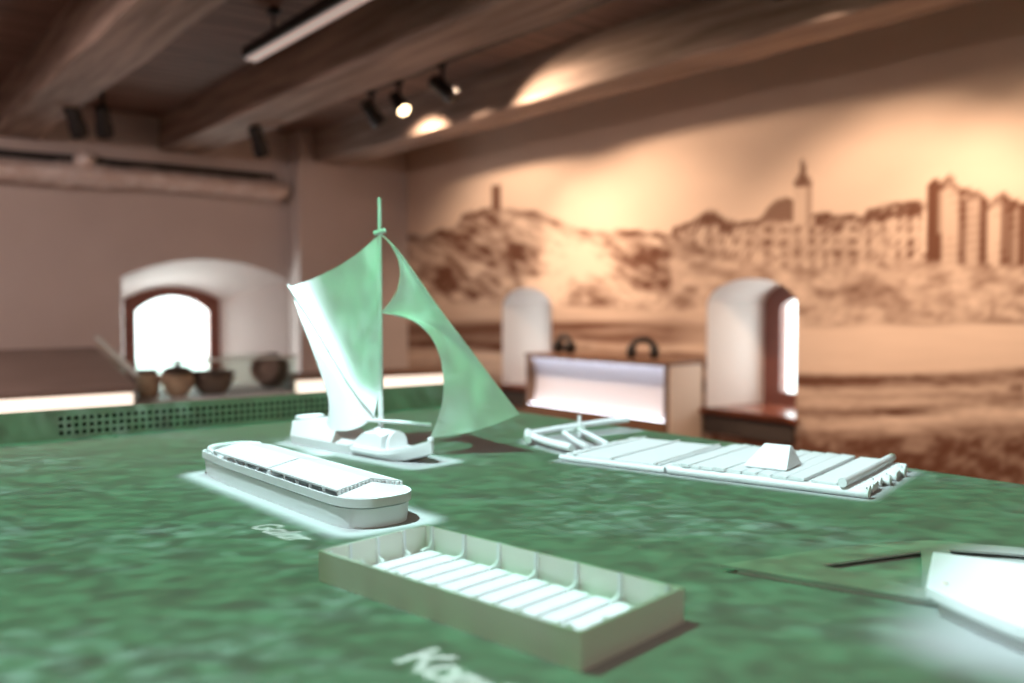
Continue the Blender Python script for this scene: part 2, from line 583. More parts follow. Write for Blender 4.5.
def window(name, outline, sill, fn, put, rz, loc, fw_=.085, th=.07):
    """wooden frame with an arched head, and its glass"""
    r = empty(name, loc, rz)
    r['kind'] = 'structure'
    xl, xr, spring, apex = outline
    n = 24
    top = fn(outline, n)
    inn = fn((xl + fw_, xr - fw_, spring - (fw_ * .95 if fn is arch_seg else .02), apex - fw_ * .9), n)
    outer = [(xl, sill)] + top + [(xr, sill)]
    inner = [(xl + fw_, sill + fw_ * .9)] + inn + [(xr - fw_, sill + fw_ * .9)]
    bm = new()
    rings = []
    for poly, y in ((outer, 0), (outer, th), (inner, th), (inner, 0)):
        rings.append([put(x, y, z) for x, z in poly])
    rings.append(rings[0])
    m = len(outer)
    vs = [[bm.verts.new(p) for p in rg] for rg in rings[:4]]
    for k in range(4):
        a, b = vs[k], vs[(k + 1) % 4]
        for i in range(m):
            j = (i + 1) % m
            bm.faces.new([a[i], a[j], b[j], b[i]])
    build('window_frame', bm, M_BROWNWOOD, r)
    bm = new()
    loft(bm, [[put(x, th * .4, z) for x, z in inner], [put(x, th * .4 + .006, z) for x, z in inner]])
    build('pane', bm, M_GLASS, r)
    return r


def put_back(x, y, z): return (x, y, z)


c = room(-2.145, .801)
window('window_1', (W1B[0] + 2.145 - .06, W1B[1] + 2.145 + .06, W1B[2] + .05, W1B[3] + .06), .44, arch_seg, lambda x, y, z: (x, y, z), RANG, c, .17, .07)
for nm, o in (('window_2', W2B), ('window_3', W3B)):
    mid = (o[0] + o[1]) / 2
    c = room(WD + .001, -mid)
    window(nm, (o[0] - mid - .05, o[1] - mid + .05, o[2], o[3] + .05), SILL - .05, arch, lambda x, y, z: (y, -x, z), RANG, c, .19, .08)

for nm, o, lab in (('window_sill', W2F, 'dark reddish wooden sill board in the narrow arched niche behind the white-lit console'),
                   ('window_sill', W3F, 'polished reddish wooden sill board jutting from the arched window right of the white-lit console')):
    mid = (o[0] + o[1]) / 2
    r = empty(nm, room(0, -mid, SILL), RANG)
    tag(r, lab, 'window sill', 'wooden sills of the mural wall windows')
    w = (o[1] - o[0]) / 2
    bm = new(); box(bm, -.055, .56, -w + .012, w - .012, .002, .04); box(bm, -.055, -.006, -w - .03, w + .03, .002, .04)
    build('board', bm, M_SILL, r, bevel=.008)
    bm = new(); box(bm, -.03, -.008, -w, w, -.13, .001)  # near-black panel set below the sill board
    build('under_panel', bm, M_DARK, r, bevel=.004)

# ---- ceiling beams
for x0, x1, lab in ((-5.12, -4.75, 'rough wooden ceiling beam farthest left, cut by the top left corner'),
                    (-3.72, -3.38, 'rough wooden ceiling beam left of the strip lamp'),
                    (-2.42, -2.05, 'rough wooden ceiling beam between the strip lamp and the three black spotlights'),
                    (-1.05, -.73, 'rough wooden ceiling beam nearest the mural, caught by spotlight pools')):
    bm = new()
    r = random.Random(int(x0 * 100))
    secs = []
    nseg = 26
    for k in range(nseg + 1):
        y = Y0 + .02 + (-.02 + .25 * (x0 < -1.2) - Y0 - .01) * k / nseg
        j = [r.uniform(-.007, .007) for _ in range(6)]
        secs.append([(x0 + j[0] + .012, y, CEIL - .31 + j[1]), (x1 + j[2] - .012, y, CEIL - .31 + j[1]),
                     (x1 + j[2], y, CEIL - .298 + j[3]), (x1 + j[4], y, CEIL), (x0 + j[5], y, CEIL), (x0 + j[0], y, CEIL - .298 + j[1])])
    loft(bm, secs)
    o = build('ceiling_beam', bm, M_BEAM, None, room(0, 0), RANG)
    tag(o, lab, 'beam', 'wooden beams under the ceiling')

# ---- foil wrapped duct on the back wall
DU = room(-1.6, .12, 2.33)
r = empty('duct', DU, RANG)
tag(r, 'silvery foil-wrapped pipe running along the back wall under the ceiling', 'pipe')
bm = new()
pts = []
rr = random.Random(3)
for k in range(60):
    x = -5.6 + 5.85 * k / 59
    pts.append((x, rr.uniform(-.003, .003), rr.uniform(-.006, .006) - .012 * math.sin(x * 2)))
tube(bm, pts, .092, 16)
build('pipe', bm, M_FOIL, r, smooth=True)
for x in (-1.62, -1.33, .12):
    bm = new(); tube(bm, [(x - .06, 0, 0), (x + .06, 0, 0)], .106, 18)
    build('collar', bm, M_FOIL, r, bevel=.01)
bm = new(); tube(bm, [(.24, 0, 0), (.29, .0, .01), (.31, .03, .03), (.31, .06, .03)], .068, 14)
build('end_bend', bm, M_FOIL, r, smooth=True)
bm = new(); lathe(bm, [(.0, -.085), (.05, -.07), (.085, -.02), (.09, .02), (.06, .075), (0, .09)], 18, Matrix.Translation((-1.47, -.03, .115)))
build('valve', bm, M_FOIL, r, smooth=True)

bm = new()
shade_root = empty('duct_shade_strip', room(-1.6, .19, 2.425), RANG)  # black strip added to stand for the band of shade above the duct
tag(shade_root, 'dark strip added for the shade on the back wall just above the foil-wrapped pipe', 'shade strip')
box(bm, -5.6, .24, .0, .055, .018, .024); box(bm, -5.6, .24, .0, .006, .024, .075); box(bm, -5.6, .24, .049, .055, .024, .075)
build('shade_body', bm, M_BLACK, shade_root)
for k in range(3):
    bm = new(); tube(bm, [(-5.5, .016 + .011 * k, .034), (-2.5, .017 + .011 * k, .034), (.2, .016 + .011 * k, .034)], .005, 8); build('shade_rod', bm, M_DARK, shade_root)

# ---- strip lamp
r = empty('strip_lamp', room(-2.81, -2.84, 2.69), RANG)
tag(r, 'long black strip lamp with pale diffuser hanging between the beams', 'lamp')
bm = new(); box(bm, -.05, .05, -2.2, 0, .012, .075); build('housing', bm, M_BLACK, r, bevel=.004)
bm = new(); box(bm, -.034, .034, -2.18, -.02, .001, .0115); build('diffuser', bm, M_LAMP, r)
for y in (-.35, -1.8):
    bm = new(); tube(bm, [(0, y, .075), (0, y, .22)], .008, 8); box(bm, -.03, .03, y - .03, y + .03, .19, .22)
    build('hanger', bm, M_BLACK, r)

# ---- spotlight track and heads
TRX, TRZ = -1.6, 2.82
r = empty('light_track', room(TRX, -2.6, TRZ), RANG)
tag(r, 'black ceiling rail carrying the three spotlights', 'lighting rail')
bm = new(); box(bm, -.018, .018, -3.6, .55, 0, .035); build('rail', bm, M_BLACK, r, bevel=.003)
for y in (.3, -1.4, -3.2):
    bm = new(); tube(bm, [(0, y, .035), (0, y, CEIL - TRZ)], .01, 8); build('mount', bm, M_BLACK, r)


def spot_head(loc, yaw, tilt, label, lens=M_BLACK, size=1.0, drop=.12, group=None):
    """a black can on a swivel stem; yaw about z, tilt below the horizon"""
    r = empty('spotlight', loc, 0)
    tag(r, label, 'spotlight', group)
    bm = new(); tube(bm, [(0, 0, 0), (0, 0, -drop)], .013 * size, 8); box(bm, -.03 * size, .03 * size, -.02 * size, .02 * size, -.022, 0)
    build('stem', bm, M_BLACK, r)
    A = Matrix.Translation((0, 0, -drop - .03)) @ Matrix.Rotation(yaw, 4, 'Z') @ Matrix.Rotation(PI / 2 + tilt, 4, 'Y')
    bm = new()
    s = size
    lathe(bm, [(.0, -.09 * s), (.035 * s, -.09 * s), (.045 * s, -.075 * s), (.045 * s, .02 * s), (.052 * s, .035 * s), (.052 * s, .10 * s), (.046 * s, .10 * s), (.044 * s, .085 * s), (0, .085 * s)], 20, A)
    build('can', bm, M_BLACK, r, smooth=True)
    bm = new(); lathe(bm, [(0, .086 * s), (.043 * s, .086 * s), (.038 * s, .094 * s), (0, .098 * s)], 20, A)
    build('lens', bm, lens, r, smooth=True)
    return r, A


def spot_light(name, loc, target, energy, color, angle, blend=.6, radius=.02):
    L = bpy.data.lights.new(name, 'SPOT')
    L.energy = energy
    L.color = color
    L.spot_size = math.radians(angle)
    L.spot_blend = blend
    L.shadow_soft_size = radius
    o = bpy.data.objects.new(name, L)
    COL.objects.link(o)
    o.location = loc
    o.rotation_euler = (Vector(target) - Vector(loc)).to_track_quat('-Z', 'Y').to_euler()
    return o


WARM = (1.0, .70, .49)
heads = [(-2.13, 'first black spotlight on the rail, nearest the back wall', M_BLACK, (.0, -1.9, 1.15), 66),
         (-2.52, 'middle black spotlight on the rail, its warm lens shining', M_LENS, (.0, -3.3, .95), 66),
         (-3.07, 'third black spotlight on the rail, nearest the frame top', M_BLACK, (.0, -4.6, .85), 46),
         (-5.66, 'fourth black spotlight on the rail, counted from the back wall, aimed at the town', M_LENS, (.0, -5.3, 1.05), 78),
         (-6.12, 'fifth black spotlight, at the camera end of the rail', M_LENS, (.0, -6.3, 1.0), 50)]
for y, lab, lm, tg, en in heads:
    base = room(TRX, y, TRZ)
    head = base + Vector((0, 0, -.15))
    t = room(*tg)
    d = t - head
    yaw, tilt = math.atan2(d.y, d.x), math.atan2(-d.z, math.hypot(d.x, d.y))
    if lm is M_LENS and y > -3:
        cam = Vector((0, 0, EYE)) - head          # this one shows its lens
        yaw = yaw * .35 + math.atan2(cam.y, cam.x) * .65
    spot_head(base, yaw, tilt, lab, lm, 1.0, .12, 'black spotlights on the ceiling rail')
    dn = d.normalized()
    spot_light('mural_beam', room(TRX, y, 0) + Vector((0, 0, 2.685)) + Vector((dn.x, dn.y, 0)) * .13, t, en * 2.2, WARM, (104 if y > -2.4 else 84 if y > -3 else 116 if y > -5 else 80), .6, .025)

for (px, py, y, yw, lab) in ((75, 118, 6.35, -.4, 'left of two small black spotlights below the left ceiling beam'),
                             (103, 119, 6.5, -.2, 'right of two small black spotlights below the left ceiling beam'),
                             (258, 139, 6.9, -.6, 'small black spotlight at the far end of the middle beam')):
    p = on_depth(px, py, y)
    spot_head((p.x, p.y, CEIL), yw + 2.0, .9, lab, M_BLACK, 1.2, CEIL - p.z - .02, 'small black spotlights towards the back wall')

# ---------------------------------------------------------------- background furniture
# left sloping showcase with a light strip
cx = on_level(135, 391.6, .77)
r = empty('showcase_desk', (cx.x, cx.y, 0), RANG)
tag(r, 'dark sloping display desk with warm light strip at the left edge', 'display desk')
bm = new()
loft(bm, [[(x, 0, .0), (x, .89, .0), (x, .89, .955), (x, 0, .775)] for x in (-2.3, 0)])
build('body', bm, M_OAK, r, bevel=.004)
bm = new()
loft(bm, [[(x, -.012, .776), (x, .90, .958), (x, .90, .985), (x, -.012, .80)] for x in (-2.31, .01)])
build('desk_top', bm, M_DESK, r, bevel=.003)
bm = new(); box(bm, -2.28, -.012, -.012, -.001, .70, .765); build('light_strip', bm, M_WARM, r, bevel=.003)
bm = new()
loft(bm, [[(x, .02, .805), (x, .90, .987), (x, .90, 1.05), (x, .02, .865)] for x in (.012, .020)])
build('glass_side', bm, M_GLASS, r)
bm = new()
loft(bm, [[(x, .02, .855), (x, .90, 1.040), (x, .90, 1.056), (x, .02, .871)] for x in (.004, .028)])
build('glass_rim', bm, M_EDGE, r)

# display table in front of the window with a glass case and the pots in it
px0 = Vector((cx.x, cx.y, 0)) + RE * .12 + RD * .35
r = empty('display_table', (px0.x, px0.y, 0), RANG)
tag(r, 'pale display table with glass case in front of the arched window', 'display table')
GT = .66
bm = new(); box(bm, 0, 1.0, 0, .75, 0, GT); build('plinth', bm, M_CREAM, r, bevel=.006)
bm = new(); box(bm, -.01, 1.01, -.01, .76, GT, GT + .012); build('table_top', bm, M_WHITE, r, bevel=.003)
for a in ((.0, 1.0, .005, .011), (.0, 1.0, .739, .745)):
    bm = new(); box(bm, a[0], a[1], a[2], a[3], GT + .013, .905); build('glass_panel', bm, M_GLASS, r)
for xx in (.0, .994):
    bm = new(); box(bm, xx, xx + .006, .012, .738, GT + .013, .905); build('glass_panel', bm, M_GLASS, r)
bm = new(); box(bm, 0, 1.0, .001, .012, .900, .918); build('glass_rim', bm, M_EDGE, r)
GT += .0125


def pot(name, px, depth, prof, m, label, tilt=None, rim=None):
    d = ray(px, 395)
    s = depth / d.y
    r = empty(name, (d.x * s, depth, GT))
    tag(r, label, 'pot', 'clay finds in the glass case')
    M = Matrix.Identity(4)
    if tilt: M = Matrix.Translation((0, 0, tilt[0])) @ Matrix.Rotation(tilt[1], 4, 'Z') @ Matrix.Rotation(tilt[2], 4, 'Y')
    bm = new(); lathe(bm, prof, 28, M); build('body', bm, m, r, smooth=True, angle=60)
    if rim:
        bm = new(); lathe(bm, rim[0], 28, M); build(rim[2], bm, rim[1], r, smooth=True)
    return r


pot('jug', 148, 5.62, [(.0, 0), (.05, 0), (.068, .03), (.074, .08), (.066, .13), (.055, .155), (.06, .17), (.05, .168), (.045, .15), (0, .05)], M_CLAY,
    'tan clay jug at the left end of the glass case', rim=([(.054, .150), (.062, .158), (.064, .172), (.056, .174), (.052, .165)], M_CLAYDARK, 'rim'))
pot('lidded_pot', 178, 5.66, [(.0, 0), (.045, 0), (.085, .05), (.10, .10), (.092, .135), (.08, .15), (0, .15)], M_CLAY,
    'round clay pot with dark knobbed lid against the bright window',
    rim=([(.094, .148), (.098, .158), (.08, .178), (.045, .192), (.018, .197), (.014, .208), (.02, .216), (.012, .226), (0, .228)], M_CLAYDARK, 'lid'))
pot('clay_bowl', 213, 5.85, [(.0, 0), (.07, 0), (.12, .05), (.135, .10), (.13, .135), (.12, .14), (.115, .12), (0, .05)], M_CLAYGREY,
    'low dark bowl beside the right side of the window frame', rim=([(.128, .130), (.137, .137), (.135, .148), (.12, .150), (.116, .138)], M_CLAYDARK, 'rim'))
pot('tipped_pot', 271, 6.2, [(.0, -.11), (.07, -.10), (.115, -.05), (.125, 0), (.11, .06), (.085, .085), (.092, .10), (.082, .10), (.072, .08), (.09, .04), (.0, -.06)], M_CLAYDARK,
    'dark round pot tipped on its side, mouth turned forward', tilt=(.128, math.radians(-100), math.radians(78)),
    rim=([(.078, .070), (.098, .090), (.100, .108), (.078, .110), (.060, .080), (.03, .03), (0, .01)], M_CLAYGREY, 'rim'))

# low plinth with a light strip behind the sails
c2 = on_level(452, 374, .70)
c2 = on_depth(452, 374, 6.9)
r = empty('lit_plinth', (c2.x, c2.y, 0), RANG - .12)
tag(r, 'low plinth with glowing warm strip along its front, behind the sails', 'plinth')
zt = c2.z
bm = new(); box(bm, -1.25, .05, 0, .5, 0, zt + .02); build('body', bm, M_OAK, r, bevel=.004)
bm = new(); box(bm, -1.23, .03, -.012, -.001, zt - .115, zt); build('light_strip', bm, M_WARM, r, bevel=.003)

# console with the white lit niche along the mural wall
r = empty('lit_console', room(-.02, -3.93), RANG)
tag(r, 'wooden console with a bright white lit niche standing by the mural', 'console')
CL, CD, CH = 1.52, .345, .865
# local: runs along +y from 0 to CL, front at x = -CD
zb, zt_, ya, yb = .455, .838, .03, CL - .02
bm = new()
box(bm, -CD + .10, -.004, .002, CL, .0, CH - .026)
box(bm, -CD, -CD + .10, .02, CL, .0, zb)
box(bm, -CD, -CD + .10, .02, CL, zt_, CH - .026)
box(bm, -CD, -CD + .10, .02, ya, zb, zt_)
box(bm, -CD, -CD + .10, yb, CL, zb, zt_)
box(bm, -CD, -CD + .006, ya, yb, zb, zb + .007)
box(bm, -CD, -CD + .006, ya, yb, zt_ - .007, zt_)
build('body', bm, M_OAK, r)
bm = new(); box(bm, -CD - .012, -.004, -.012, CL + .01, CH - .025, CH); build('top_board', bm, M_OAK, r, bevel=.004)
bm = new(); box(bm, -CD + .012, -.006, -.012, .0015, .0, CH - .026); build('end_panel', bm, M_CREAM, r, bevel=.003)
bm = new()
secs = []
for k in range(13):
    u = -1 + 2 * k / 12
    z = (zb + zt_) / 2 + u * (zt_ - zb) / 2 * .995
    secs.append([(-CD + .016 + .075 * math.sqrt(max(0, 1 - (u * .97) ** 2)), y, z) for y in np.linspace(ya + .001, yb - .001, 8)])
loft(bm, secs, caps=False, closed=False)
build('niche_back', bm, M_WHITE, r, smooth=True, angle=80)
for z0, nm in ((zb + .001, 'led_bar'), (zt_ - .008, 'led_bar')):
    bm = new(); box(bm, -CD + .007, -CD + .022, ya + .002, yb - .002, z0, z0 + .007); build(nm, bm, M_LED, r)


def headphones(loc, yaw, label):
    r = empty('headphones', loc, yaw)
    tag(r, label, 'headphones', 'black headphones on the console')
    bm = new()
    tube(bm, [(0, .085 * math.cos(a), .052 + .085 * math.sin(a)) for a in np.linspace(.05, PI - .05, 18)], .022, 10)
    build('headband', bm, M_BLACK, r, smooth=True)
    for s in (-1, 1):
        A = Matrix.Translation((0, s * .082, .0515)) @ Matrix.Rotation(PI / 2, 4, 'X')
        bm = new(); lathe(bm, [(0, -.028), (.042, -.028), (.051, -.012), (.051, .012), (.040, .028), (0, .028)], 20, A)
        build('ear_cup', bm, M_BLACK, r, smooth=True)


for px, yw, lab in ((564, .55, 'black headphones standing on the console near the narrow niche'),
                    (643, 1.25, 'black headphones turned sideways on the console near its pale end')):
    dd = ray(px, 350)
    nx = RE.x * dd.x + RE.y * dd.y
    s = (RE.dot(RO) - .2) / nx
    p = dd * s
    headphones((p.x, p.y, CH + .001), yw, lab)

# ---------------------------------------------------------------- projection table
r = empty('projection_table', (TK.x, TK.y, 0), TANG)
tag(r, 'large exhibition table with a river of green water projected on its top', 'table')
TW, TDp = 3.0, 2.35
bm = new(); box(bm, -TW, 0, -TDp, 0, TT - .035, TT); build('table_top', bm, M_TOP, r, bevel=.003)
bm = new(); box(bm, -TW + .12, -.12, -TDp + .12, -.06, 0, TT - .036); build('base', bm, M_PANEL, r)
# raised back panel with three rows of drilled holes
bm = new()
UH, UT = .076, .022
hx0, hx1, pit = -1.322, -.45, .0188
nh = int((hx1 - hx0) / pit)
hx1 = hx0 + nh * pit
hz0 = TT + .006
hz1 = hz0 + 3 * pit
box(bm, -TW, hx0, 0, UT, TT - .035, TT + UH)
box(bm, hx1, 0, 0, UT, TT - .035, TT + UH)
box(bm, hx0, hx1, 0, UT, TT - .035, hz0)
box(bm, hx0, hx1, 0, UT, hz1, TT + UH)
for i in range(nh):
    for j in range(3):
        cx_, cz_ = hx0 + (i + .5) * pit, hz0 + (j + .5) * pit
        h2 = pit / 2
        n = 16
        outer = []
        for k in range(n):
            a = 2 * PI * k / n + PI / 4
            m_ = max(abs(math.cos(a)), abs(math.sin(a)))
            outer.append((cx_ + h2 * math.cos(a) / m_, cz_ + h2 * math.sin(a) / m_))
        inner = [(cx_ + .0060 * math.cos(2 * PI * k / n + PI / 4), cz_ + .0060 * math.sin(2 * PI * k / n + PI / 4)) for k in range(n)]
        o0 = [bm.verts.new((x, 0, z)) for x, z in outer]
        i0 = [bm.verts.new((x, 0, z)) for x, z in inner]
        i1 = [bm.verts.new((x, .006, z)) for x, z in inner]
        for k in range(n):
            q = (k + 1) % n
            bm.faces.new([o0[k], o0[q], i0[q], i0[k]])
            bm.faces.new([i0[k], i0[q], i1[q], i1[k]])
build('grille_panel', bm, M_PANEL, r)
bm = new(); box(bm, hx0, hx1, .0135, UT, hz0, hz1); build('grille_backing', bm, M_DARK, r)


def model(name, origin, u, label, cat='ship model'):
    ang = math.atan2(u[1], u[0])
    r = empty(name, (origin[0], origin[1], TT), ang)
    tag(r, label, cat)
    return r, Vector((math.cos(ang), math.sin(ang))), Vector((-math.sin(ang), math.cos(ang)))


HALOS = []       # (centre, angle, half sizes, feather, strength)

# ---- open box barge in front
b0, b1, b2 = on_level(318.5, 581, TT), on_level(581, 673, TT), on_level(691.5, 625, TT)
r, u, v = model('barge_model', b0, b1 - b0, 'open rectangular white barge model with planked floor, nearest in front')
L, W, H, T = (b1 - b0).length, (b2 - b1).length, .0395, .0038
bm = new(); box(bm, 0, L, 0, T, 0, H); build('side_wall', bm, M_BOXHULL, r, bevel=.0008)
bm = new(); box(bm, 0, L, W - T, W, 0, H); build('side_wall', bm, M_BOXHULL, r, bevel=.0008)
bm = new(); box(bm, 0, T, T, W - T, 0, H); build('end_wall', bm, M_BOXHULL, r, bevel=.0008)
bm = new(); box(bm, L - T, L, T, W - T, 0, H); build('end_wall', bm, M_BOXHULL, r, bevel=.0008)
bm = new(); box(bm, T, L - T, T, W - T, .0005, .004); build('bottom', bm, M_MODEL, r)
npk = 12
pw = (L - 2 * T - .03) / npk
for k in range(npk):
    x = T + .015 + k * pw
    bm = new(); box(bm, x + .0034, x + pw - .0034, T + .009, W - T - .009, .004, .0095); build('floor_board', bm, M_MODEL, r, bevel=.0007)
for k in range(7):
    x = .018 + k * (L - .036) / 6
    for s in (0, 1):
        y0 = T if s == 0 else W - T
        sg = 1 if s == 0 else -1
        bm = new()
        prof = [(y0, .004), (y0 + sg * .022, .004), (y0 + sg * .022, .011), (y0 + sg * .008, .0135), (y0 + sg * .0042, .019), (y0 + sg * .0036, H + .0012), (y0, H + .0012)]
        loft(bm, [[(x - .0023, y, z) for y, z in prof], [(x + .0023, y, z) for y, z in prof]])
        build('rib', bm, M_MODEL, r)
for k in range(1, 4):
    y = W * k / 4
    for x0, sg in ((T, 1), (L - T, -1)):
        bm = new()
        prof = [(x0, .004), (x0 + sg * .014, .004), (x0 + sg * .014, .010), (x0 + sg * .007, .0125), (x0 + sg * .004, .018), (x0 + sg * .0036, H + .001), (x0, H + .001)]
        loft(bm, [[(x, y - .0018, z) for x, z in prof], [(x, y + .0018, z) for x, z in prof]])
        build('rib', bm, M_MODEL, r)
c = Vector((b0.x, b0.y)) + u * L / 2 + v * W / 2
HALOS.append((c, math.atan2(u.y, u.x), (L / 2 - .035, W / 2 - .035), .035, 1.0))

# ---- roofed cargo boat
r, u, v = model('cargo_boat_model', (-.567, 1.855), (.641, -.768), 'long white cargo boat model with two-part gabled roof, left of the open barge')


def hull_outline(off, x0=-.066, bow=.584):
    hw = .069 + off
    pts = []
    for k in range(9):                     # rounded stern, port to starboard
        a = PI / 2 + PI * k / 8
        c_, s_ = math.cos(a), math.sin(a)
        pts.append((x0 + .03 - off * .6 + .03 * math.copysign(abs(c_) ** .8, c_), hw * .86 * math.copysign(abs(s_) ** .5, s_)))
    pts += [(.10, -hw), (.25, -hw), (.40, -hw), (.475, -hw)]
    for k in range(1, 16):
        a = -PI / 2 + PI * k / 16
        pts.append((.475 + off + (bow - .475) * math.cos(a) ** .62, hw * math.copysign(abs(math.sin(a)) ** .72, math.sin(a))))
    pts += [(.475, hw), (.40, hw), (.25, hw), (.10, hw)]
    return pts


def hull_lerp(ps, f):
    return [(x, y * f) for x, y in ps]


bm = new()
lo = hull_outline(-.0035, -.052, .579)
hi = hull_outline(-.0022, -.060, .582)
loft(bm, [[(x, y, 0) for x, y in lo], [(x, y, .0315) for x, y in hi], [(x * .985 + .004, y * .93) for x, y in hi] and [(x * .985 + .004, y * .93, .0317) for x, y in hi], [(x * .985 + .004, y * .93, .0360) for x, y in hi]])
build('hull', bm, M_MODEL, r, smooth=True, angle=35)
bm = new()
a_ = hull_outline(.0004)
ring_prism(bm, a_, [(x * .982 + .005, y * .955) for x, y in a_], .0345, .0485)
build('gunwale', bm, M_MODEL, r, smooth=True, angle=35)
bm = new()
prism(bm, [(x * .985 + .004, y * .95) for x, y in a_], .036, .040)
build('deck', bm, M_MODEL, r)
bm = new()
rim = [(x * .982 + .005, y * .955) for x, y in a_ if x > .527]
base_ = [(.531, -rim[0][1] if rim[0][1] > 0 else rim[0][1])] + rim + [(.531, rim[-1][1])]
apex_ = bm.verts.new((.531, 0, .0640))
lo_ = [bm.verts.new((x, y, .0402)) for x, y in base_]
hi_ = [bm.verts.new((x, y, .0492)) for x, y in base_]
for k in range(len(base_) - 1):
    bm.faces.new([lo_[k], lo_[k + 1], hi_[k + 1], hi_[k]])
    bm.faces.new([hi_[k], hi_[k + 1], apex_])
bm.faces.new([lo_[-1], lo_[0], hi_[0], apex_, hi_[-1]])
bm.faces.new(lo_[::-1])
build('bow_deck', bm, M_MODEL, r)
EAV, RID, RY = .0545, .066, .061
for x0, x1 in ((.018, .272), (.280, .527)):
    bm = new()
    sec = [(-RY, EAV), (0, RID), (RY, EAV), (RY, EAV + .003), (0, RID + .0032), (-RY, EAV + .003)]
    loft(bm, [[(x, y, z) for y, z in sec] for x in (x0, x1)])
    build('roof', bm, M_MODEL, r)
    n = 6
    for s in (-1, 1):
        for k in range(n):
            x = x0 + .004 + (x1 - x0 - .008) * k / (n - 1)
            bm = new(); box(bm, x - .0022, x + .0022, s * (RY - .004) - .002, s * (RY - .004) + .002, .0401, EAV + .0006)
            build('roof_post', bm, M_MODEL, r)
bm = new(); box(bm, .268, .284, -RY, RY, .0402, .0500)
sec = [(-RY, EAV - .002), (0, RID - .001), (RY, EAV - .002), (RY, .049), (-RY, .049)]
loft(bm, [[(x, y, z) for y, z in sec] for x in (.2715, .2805)])
build('bulkhead', bm, M_MODEL, r)
bm = new()
for k in range(17):                            # serrated end of the roof
    y = -RY + .0035 + k * (2 * RY - .007) / 16
    z = RID - (RID - EAV) * abs(y) / RY
    box(bm, .5265, .5306, y - .0018, y + .0018, z - .006, z + .0012)
build('roof_end', bm, M_MODEL, r)
bm = new(); box(bm, .10, .5265, -.03, .03, .0402, .0445); build('keelson', bm, M_MODEL, r)
bm = new()
pts = [(-.002, .050, .0485)] + [(-.002 - .060 * math.sin(a), .056 * math.cos(a), .0545) for a in np.linspace(.25, PI - .25, 15)] + [(-.002, -.050, .0485)]
tube(bm, pts, .0045, 8)
build('stern_rail', bm, M_MODEL, r, smooth=True)
bm = new(); prism(bm, [(-.045, -.035), (.0, -.048), (.0, .048), (-.045, .035)], .0402, .0475); build('stern_deck', bm, M_MODEL, r)
c = Vector((-.567, 1.855)) + u * .265
HALOS.append((c, math.atan2(u.y, u.x), (.302, .056), .062, 1.0))

# ---- sailing boat
SO = Vector((-.52, 2.29))
r, u, v = model('sailing_boat_model', SO, (.729, -.684), 'white model boat with tall mast and two big green-lit sails')
HB = .052
bm = new()
# stern house with a sloping end
st = [(-.024, .036, .032, .048), (-.010, .048, .040, .058), (.04, .052, .036, .064), (.09, .052, .022, .074), (.16, .052, .036, .049), (.234, .050, .048, .024)]
secs = []
for s, wb, wt, z in st:
    secs.append([(s, -wb * .86, 0), (s, wb * .86, 0), (s, wb, .022), (s, wt, z), (s, -wt, z), (s, -wb, .022)])
loft(bm, secs)
build('stern_house', bm, M_MODEL, r, smooth=True, angle=25)
bm = new()
loop = [(.006 + .028 * math.cos(a), .034 * math.sin(a), .066 + .002 * math.cos(a)) for a in np.linspace(0, 2 * PI, 19)]
tube(bm, loop, .0042, 8)
build('stern_ring', bm, M_MODEL, r, smooth=True)
bm = new()
loft(bm, [[(s, -w, 0), (s, w, 0), (s, w, h), (s, -w, h)] for s, w, h in ((.2342, .042, .007), (.2408, .042, .007))])
build('midship_floor', bm, M_MODEL, r)
bm = new()
fw_ = [(.241, .050, .022), (.30, .053, .022), (.345, .052, .022), (.38, .047, .026), (.41, .038, .033), (.44, .025, .041), (.462, .011, .049), (.474, .004, .054)]
secs = []
for k, (s, w, z) in enumerate(fw_):
    zb_ = 0 if s < .39 else (s - .39) ** 1.3 * .62
    secs.append([(s, -w * .72, zb_), (s, w * .72, zb_), (s, w, zb_ + (z - zb_) * .6), (s, w * .97, z), (s, -w * .97, z), (s, -w, zb_ + (z - zb_) * .6)])
loft(bm, secs)
build('bow_hull', bm, M_MODEL, r, smooth=True, angle=30)
bm = new(); lathe(bm, [(0, 0), (.007, 0), (.0075, .006), (.005, .010), (0, .011)], 14, Matrix.Translation((.468, 0, .050)))
build('stem_head', bm, M_MODEL, r, smooth=True)
bm = new()
secs = []
for s, w, z in ((.243, .042, .040), (.270, .040, .061), (.318, .038, .064), (.338, .037, .058)):
    secs.append([(s, -w, .0215), (s, w, .0215), (s, w * .9, z - .008), (s, 0, z), (s, -w * .9, z - .008)])
loft(bm, secs)
build('cabin', bm, M_MODEL, r)
bm = new()
loft(bm, [[(s + .010 * math.sin(a) * 0, .028 * math.cos(a), (.0215 + .040 * math.sin(a) ** .7)) for a in np.linspace(0, PI, 13)] for s in (.346, .356)])
build('fore_hatch', bm, M_MODEL, r, smooth=True)
MS = .294
mast_xy = SO + u * MS
Rinv = Matrix.Translation((SO.x, SO.y, TT)) @ Matrix.Rotation(math.atan2(u.y, u.x), 4, 'Z')
Rinv = Rinv.inverted()
MTOP = on_depth(381, 198, mast_xy.y).z - TT
bm = new(); tube(bm, [(MS, 0, .045), (MS, 0, .25), (MS, 0, MTOP * .86), (MS, 0, MTOP)], .0068, 12, .0042); build('mast', bm, M_MODEL, r, smooth=True)
MY = mast_xy.y
MXp = 380.0


def sail_pt(px, py, dy=0.0):
    return Rinv @ on_depth(px, py, MY + dy)


